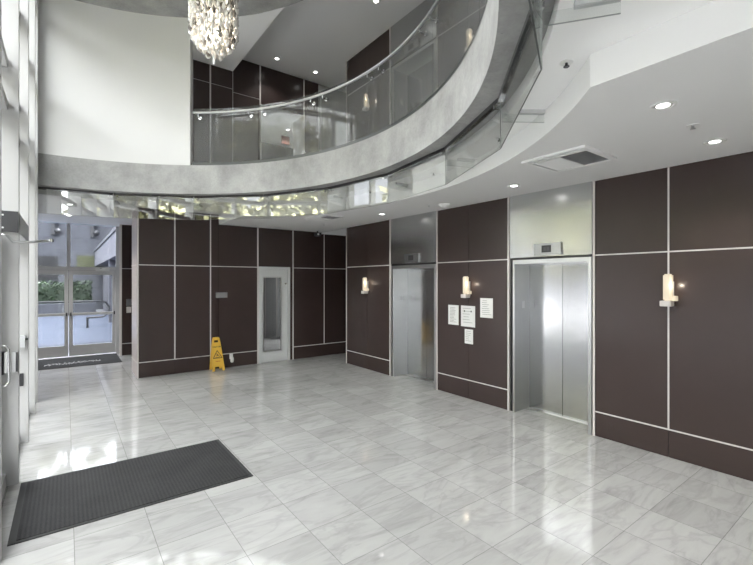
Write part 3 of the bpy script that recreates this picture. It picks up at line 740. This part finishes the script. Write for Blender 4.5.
notice(4.165, 4.325, .842, 1.062, 'smallest white paper notice, below the largest one', 6)

# ------------------------------------------------------------------ items at the block
tag(box('wall_plate', M['steel2'], (2.46, 2.69, YB-.016, YB-.0005, 1.455, 1.565), bevel=.003), 'blank grey metal plate on the dark panel above the wet floor sign', 'plate')
ot = thing('wall_outlet', (2.77, YB-.02, .12), 'white plug-in device low on the dark skirting right of the yellow sign', 'outlet')
MB().box(2.735, 2.805, YB-.008, YB-.0005, .17, .285).build('cover_plate', M['plastic'], ot, bevel=.002)
MB().lathe((2.775, YB-.045, .105), [(.022, 0), (.034, .02), (.034, .085), (.022, .115)], 16).build('plug_in_body', M['plastic'], ot, smooth=True)
# wet floor sign : two hinged leaves
wf = thing('wet_floor_sign', (2.47, 8.60, 0), 'yellow folding wet floor sign standing against the dark block', 'sign')
def leaf(yb_, yt, name, front):
    # face local: u across, w up ; from base y yb_ to top yt
    H = .66; s0 = Vector((2.452, yb_, 0.0)); s1 = Vector((2.434, yt, H)); up = (s1-s0).normalized(); Ln = (s1-s0).length
    ac = Vector((1, 0, 0)); nr = ac.cross(up)
    if not front: nr = -nr
    def pt(u, w, d=0): return s0+ac*u+up*w+nr*d
    prof = [(-.135, 0), (-.130, .09), (-.060, .09), (-.052, 0.155), (.052, .155), (.060, .09), (.130, .09), (.135, 0)]
    hw = lambda w: .122-.05*w/Ln
    outl = [(-hw(0), 0), (-.075, 0), (-.065, .085), (.065, .085), (.075, 0), (hw(0), 0), (hw(.55), .55), (.068, Ln-.02), (.05, Ln), (-.05, Ln), (-.068, Ln-.02), (-hw(.55), .55)]
    m = MB()
    def prism(pl, d0, d1):
        A = [m.bm.verts.new(pt(u, w, d0)) for u, w in pl]; B = [m.bm.verts.new(pt(u, w, d1)) for u, w in pl]
        k = len(pl); m.bm.faces.new(A); m.bm.faces.new(B[::-1])
        for i in range(k): m.bm.faces.new([A[i], B[i], B[(i+1) % k], A[(i+1) % k]])
    # body split around the hand hole
    hz0, hz1, hx = .555, .615, .05
    prism(outl[:6]+[(hw(hz0), hz0), (-hw(hz0), hz0)], -.006, .006)
    prism([(-hw(hz0), hz0), (-hx, hz0), (-hx*.8, hz1), (-.072, hz1)], -.006, .006)
    prism([(hx, hz0), (hw(hz0), hz0), (.072, hz1), (hx*.8, hz1)], -.006, .006)
    prism([(-.072, hz1), (.072, hz1), (.066, Ln-.015), (.05, Ln), (-.05, Ln), (-.066, Ln-.015)], -.006, .006)
    lf = m.build(name, M['yellow'], wf)
    if front:
        def bar(mb, u0, w0, u1, w1, th):
            a = Vector((u0, w0)); b = Vector((u1, w1)); d = (b-a).normalized(); nn = Vector((-d.y, d.x))*th/2
            q = [a-nn, b-nn, b+nn, a+nn]
            A = [mb.bm.verts.new(pt(p.x, p.y, .0064)) for p in q]; B = [mb.bm.verts.new(pt(p.x, p.y, .0074)) for p in q]
            mb.bm.faces.new(A); mb.bm.faces.new(B[::-1])
            for i in range(4): mb.bm.faces.new([A[i], B[i], B[(i+1) % 4], A[(i+1) % 4]])
        tr = MB()
        for a, b in (((-.085, .255), (.085, .255)), ((.085, .255), (0, .405)), ((0, .405), (-.085, .255))): bar(tr, *a, *b, .013)
        bar(tr, -.02, .345, .012, .315, .016); bar(tr, .012, .315, -.03, .295, .012); bar(tr, .005, .31, .045, .275, .011); bar(tr, -.045, .272, .03, .268, .008)
        tr.build('warning_triangle', M['blackp'], lf)
        # the word CAUTION in block strokes
        G = {'C': [(1,1,0,1),(0,1,0,0),(0,0,1,0)], 'A': [(0,0,.5,1),(.5,1,1,0),(.2,.4,.8,.4)], 'U': [(0,1,0,0),(0,0,1,0),(1,0,1,1)], 'T': [(0,1,1,1),(.5,1,.5,0)],
             'I': [(.5,1,.5,0)], 'O': [(0,0,0,1),(0,1,1,1),(1,1,1,0),(1,0,0,0)], 'N': [(0,0,0,1),(0,1,1,0),(1,0,1,1)]}
        tx = MB()
        for i, ch in enumerate('CAUTION'):
            x0 = -.077+i*.0222
            for (u0, w0, u1, w1) in G[ch]: bar(tx, x0+u0*.015, .468+w0*.026, x0+u1*.015, .468+w1*.026, .0055)
        tx.build('lettering', M['blackp'], lf)
        rd = MB(); bar(rd, -.045, .192, .045, .192, .012); rd.build('red_line', M['redp'], lf)
leaf(8.565, 8.70, 'front_leaf', True); leaf(8.785, 8.715, 'rear_leaf', False)
MB().cyl((2.38, 8.7075, .648), (2.49, 8.7075, .648), .006, 8).build('hinge', M['yellow'], wf)

# ------------------------------------------------------------------ chandelier
cx_, cy_ = 1.295, 4.70
ch = thing('chandelier', (cx_, cy_, 4.20), 'barrel-shaped crystal chandelier hanging at the top left of the picture', 'chandelier')
MB().cyl((cx_, cy_, 5.25), (cx_, cy_, 6.219), .012, 10).build('hanging_rod', M['chrome'], ch)
MB().lathe((cx_, cy_, 6.219), [(.02, -.05), (.10, -.03), (.11, 0)], 24).build('ceiling_canopy', M['chrome'], ch, smooth=True)
MB().lathe((cx_, cy_, 5.2), [(.235, 0), (.235, .04), (.02, .06), (.02, 0)], 28).build('top_plate', M['chrome'], ch)
MB().cyl((cx_, cy_, 4.165), (cx_, cy_, 4.32), .013, 10).build('finial', M['plastic'], ch)
MB().lathe((cx_, cy_, 4.38), [(.01, 0), (.05, .03), (.06, .08), (.04, .13), (.01, .15)], 14).build('bulb', M['bulb'], ch, smooth=True)
MB().lathe((cx_, cy_, 4.62), [(.01, 0), (.05, .03), (.06, .08), (.04, .13), (.01, .15)], 14).build('bulb', M['bulb'], ch, smooth=True)
def drop_into(mb, c, s, rot):
    prof = [(.004, -.052), (.022, -.036), (.027, -.018), (.018, .012), (.006, .034)]
    c = Vector(c); nseg = 6; rings = []
    for r, z in prof:
        rings.append([mb.bm.verts.new(c+Vector((r*s*math.cos(2*PI*k/nseg+rot), r*s*.75*math.sin(2*PI*k/nseg+rot), z*s))) for k in range(nseg)])
    for A_, B_ in zip(rings, rings[1:]):
        for k in range(nseg): mb.bm.faces.new([A_[k], A_[(k+1) % nseg], B_[(k+1) % nseg], B_[k]])
    mb.bm.faces.new(rings[0][::-1]); mb.bm.faces.new(rings[-1])
rad = lambda z: .248*min(1, max(.0, (z-4.26)/.22))**.5 if z < 4.48 else .248
pos = []
z = 4.31; row = 0
while z < 5.19:
    r = rad(z)-.012; nn = max(6, int(2*PI*r/.066))
    for k in range(nn):
        a = 2*PI*(k+.5*(row % 2))/nn + random.uniform(-.05, .05)
        pos.append((cx_+r*math.cos(a), cy_+r*math.sin(a), z+random.uniform(-.012, .012), a))
    z += .066; row += 1
tow = Vector((-cx_, -cy_, 0)).normalized()
def front(p): return (p[0]-cx_)*tow.x+(p[1]-cy_)*tow.y
vis = sorted([p for p in pos if p[2] < 4.99 and front(p) > .02], key=lambda p: -front(p))[:100]
vs_ = set(id(p) for p in vis)
proto = None
for p in vis:
    if proto is None:
        m = MB(); drop_into(m, (cx_, cy_, 4.20), .95, 0); proto = m.build('crystal', M['crystal'], ch); o = proto
    else:
        o = proto.copy(); COL.objects.link(o); o.parent = ch
    o.location = (p[0]-cx_, p[1]-cy_, p[2]-4.20); o.rotation_euler = (0, 0, p[3])
m = MB()
for p in pos:
    if id(p) not in vs_: drop_into(m, p[:3], .95, p[3])
z = 4.30
while z < 5.15:
    r = rad(z)*.62; nn = max(4, int(2*PI*r/.075))
    for k in range(nn):
        a = 2*PI*k/nn+z*7; drop_into(m, (cx_+r*math.cos(a), cy_+r*math.sin(a), z), 1.0, a)
    z += .075
o = m.build('crystal_strand', M['crystal'], ch); o['kind'] = 'stuff'
l = bpy.data.lights.new('lamp', 'POINT'); l.energy = 1.6; l.color = (1, .9, .78); l.shadow_soft_size = .06
o = bpy.data.objects.new('lamp', l); COL.objects.link(o); o.parent = ch; o.location = (0, 0, .33)

# ------------------------------------------------------------------ outdoors
struct(MB().box(-60, -1.2, -40, 60, -.2, -.03).box(-1.2, 30, 12.31, 60, -.2, -.03).build('ground', M['asphalt']))
struct(box('ground_paving', M['paving2'], (-8, 3.4, 12.31, 14.9, -.03, -.012)))
struct(box('ground_plaza', M['paving'], (-8, 6, 14.9, 27.0, -.03, -.010)))
pj = bpy.data.objects['ground_paving']
for x in (-1.4, -.45, .5, 1.4):
    MB().box(x, x+.015, 12.35, 14.9, -.0119, -.0105).build('joint', M['dark'], pj)
tag(box('planter_wall', M['concr_out'], (-9, 1.3, 27.0, 27.6, -.009, .62)), 'low grey planter wall under the hedge outside the far doors', 'planter')
hb = MB()
for i in range(5200):
    c = Vector((random.uniform(-8, 1.15), random.uniform(27.75, 28.8), random.uniform(.05, 1.78+.06*math.sin(i))))
    d = Vector((random.gauss(0, 1), random.gauss(0, 1), random.gauss(0, 1))).normalized(); e = d.orthogonal().normalized()*.09; f2 = d.cross(e)
    hb.poly([c-e*1.1, c+f2*.6, c+e*1.1, c-f2*.6])
o = hb.build('hedge_leaves', M['hedge'], None, recalc=False)
o.name = 'hedge'; tag(o, 'clipped dark green hedge outside the far glass doors', 'hedge')
MB().box(-7.8, 1.05, 27.95, 28.6, -.029, 1.5).build('core', M['hedge'], None)
core = bpy.data.objects['core']; core.parent = o; core.location = Vector(ORI['core'])-Vector(o.location); 
bl = thing('building', (-2, 33, -.03), 'grey concrete building with dark window band beyond the hedge', 'building')
MB().box(-14, 4.5, 32, 36, -.03, 6.1).build('wall', M['concr_out'], bl)
MB().box(-18, 18, 44.6, 46, -.03, 13).build('sky_blocker', M['concr_out'], bl)  # added behind the trees to darken the sky gaps
MB().box(-14, 4.5, 31.9, 36, 6.1, 6.35).build('roof_edge', M['concr_lilac'], bl)
MB().box(-2.2, -.4, 31.93, 31.999, 1.9, 3.3).build('window', M['black'], bl)
MB().box(.55, 2.2, 31.95, 31.999, 2.3, 3.4).build('window', M['litwin'], bl)
bm_ = thing('concrete_walkway', (2.0, 22, 0), 'raised pale concrete walkway band along the right outside the far doors', 'walkway')
MB().box(1.45, 3.0, 13.4, 31.85, 2.72, 3.62).build('parapet', M['concr_lilac'], bm_)
MB().box(1.40, 3.0, 13.4, 31.85, 3.62, 3.75).build('coping', M['concr_out'], bm_)
MB().box(1.9, 3.0, 15.2, 31.85, -.03, 2.719).build('wall', M['concr_lilac'], bm_)
for y in (17.5, 21.5):
    MB().box(1.5, 1.75, y, y+.25, -.03, 2.719).build('column', M['concr_lilac'], bm_)
ol = thing('outdoor_wall_lamp', (1.88, 19.0, 2.4), 'small lit wall lamp under the walkway outside the far doors', 'outdoor lamp')
MB().box(1.78, 1.899, 18.9, 19.15, 2.36, 2.66).build('housing', M['dark'], ol)
MB().box(1.70, 1.80, 18.85, 18.899, 2.34, 2.56).build('lamp_glass', M['lampw'], ol)
hr = thing('outdoor_handrail', (.3, 19.5, -.01), 'dark bent pipe handrail on the plaza outside the far doors', 'handrail')
zt = 1.02
MB().tube([(-5, 19.5, zt), (1.0, 19.5, zt), (1.25, 19.5, zt-.06), (1.38, 19.5, zt-.25), (1.35, 19.5, zt-.5), (1.15, 19.5, zt-.62), (.62, 19.5, zt-.64)], .035, 10).build('rail', M['dark'], hr, smooth=True)
MB().cyl((.66, 19.5, zt-.64), (.66, 19.5, -.01), .04).build('post', M['dark'], hr)
MB().cyl((-2.2, 19.5, zt-.03), (-2.2, 19.5, -.01), .04).build('post', M['dark'], hr)
for x, lab in ((-.63, 'black twin-globe wall lantern on the left of the grey outdoor building'), (1.32, 'black twin-globe wall lantern on the grey outdoor building beside the walkway')):
    t = thing('wall_lantern', (x, 31.8, 4.6), lab, 'outdoor lamp')
    MB().box(x-.09, x+.09, 31.78, 31.998, 4.6, 6.05).build('back_plate', M['dark'], t)
    for z in (4.85, 5.4): MB().lathe((x+.22, 31.7, z), [(.05, -.16), (.15, -.08), (.16, .04), (.06, .14)], 14).build('globe', M['dark'], t, smooth=True)

def tree(x, y, h, r, label, n=4200, ls=.19):
    t = thing('tree', (x, y, -.03), label, 'tree', 'trees outside the storefront')
    m = MB(); m.cyl((x, y, -.03), (x+.1, y, h*.45), .16, 10, .10)
    for k in range(5):
        a = 2*PI*k/5; m.cyl((x+.1, y, h*.40), (x+.1+math.cos(a)*r*.6, y+math.sin(a)*r*.6, h*.72), .06, 7, .02)
    m.build('trunk', M['bark'], t)
    f = MB(); cl_ = [(random.gauss(0, .45)*r, random.gauss(0, .45)*r, random.uniform(-.5, .5)*h*.62) for _ in range(34)]
    for i in range(n):
        c0 = random.choice(cl_)
        c = Vector((x+max(-r*1.1, min(r*1.1, c0[0]+random.gauss(0, .3))), y+max(-r*1.1, min(r*1.1, c0[1]+random.gauss(0, .3))), h*.60+c0[2]+random.gauss(0, .25)))
        d = Vector((random.gauss(0, 1), random.gauss(0, 1), random.gauss(0, 1))).normalized(); e = d.orthogonal().normalized()*ls; f2 = d.cross(e)
        f.poly([c-e, c+f2*.55, c+e, c-f2*.55])
    f.build('foliage', M['leaf'], t, recalc=False)
tree(-4.2, -12.6, 7.5, 1.75, 'leafy street tree farthest behind the viewpoint')
for i_, (y_, l_) in enumerate(((-8.4, 'leafy street tree nearest the viewpoint end of the storefront'), (-4.0, 'leafy street tree reflected in the leftmost hanging glass'),
        (.4, 'leafy street tree reflected above the wet floor sign'), (4.8, 'leafy street tree reflected above the narrow white door'), (9.2, 'leafy street tree beyond the last storefront mullion'))):
    tree(-7.0-.2*(i_ % 2), y_, 8.6, 1.85, l_, 5200, .22)
for y_, l_ in ((-6.2, 'street tree of the back row, at the viewpoint end'), (-1.8, 'street tree of the back row, second from the viewpoint end'), (2.6, 'street tree of the back row, middle one'), (7.0, 'street tree of the back row, at the far end')):
    tree(-12.2, y_, 10.5, 1.7, l_, 5200, .24)
for x_, l_ in ((-8.0, 'tall tree far behind the grey concrete building, left of the middle one'), (.3, 'tall tree behind the grey concrete building roof, middle one'), (8.6, 'tall tree behind the grey concrete building roof, right')):
    tree(x_, 40.3, 23, 3.3, l_, 9000, .34)
nb = thing('building', (10, 30, -.03), 'tall concrete building added right of the plaza to shade it, behind the raised walkway', 'building')
MB().box(7.2, 12, 13.0, 36, -.03, 13).build('wall', M['concr_out'], nb)  # added mass that keeps the sun off the plaza
for i in range(4):
    for z in (3, 6.5, 10): MB().box(7.15, 7.2, 14+i*5, 17+i*5, z, z+2).build('window', M['dark'], nb)
ob = thing('building', (-24, 0, -.03), 'grey building across the street outside the storefront', 'building')
MB().box(-28, -22, -26, 24, -.03, 11.5).build('wall', M['concr_out'], ob)
for i in range(9):
    for z in (1.2, 4.6): MB().box(-22.0, -21.95, -24+i*5.2, -21+i*5.2, z, z+2.2).build('window', M['dark'], ob)
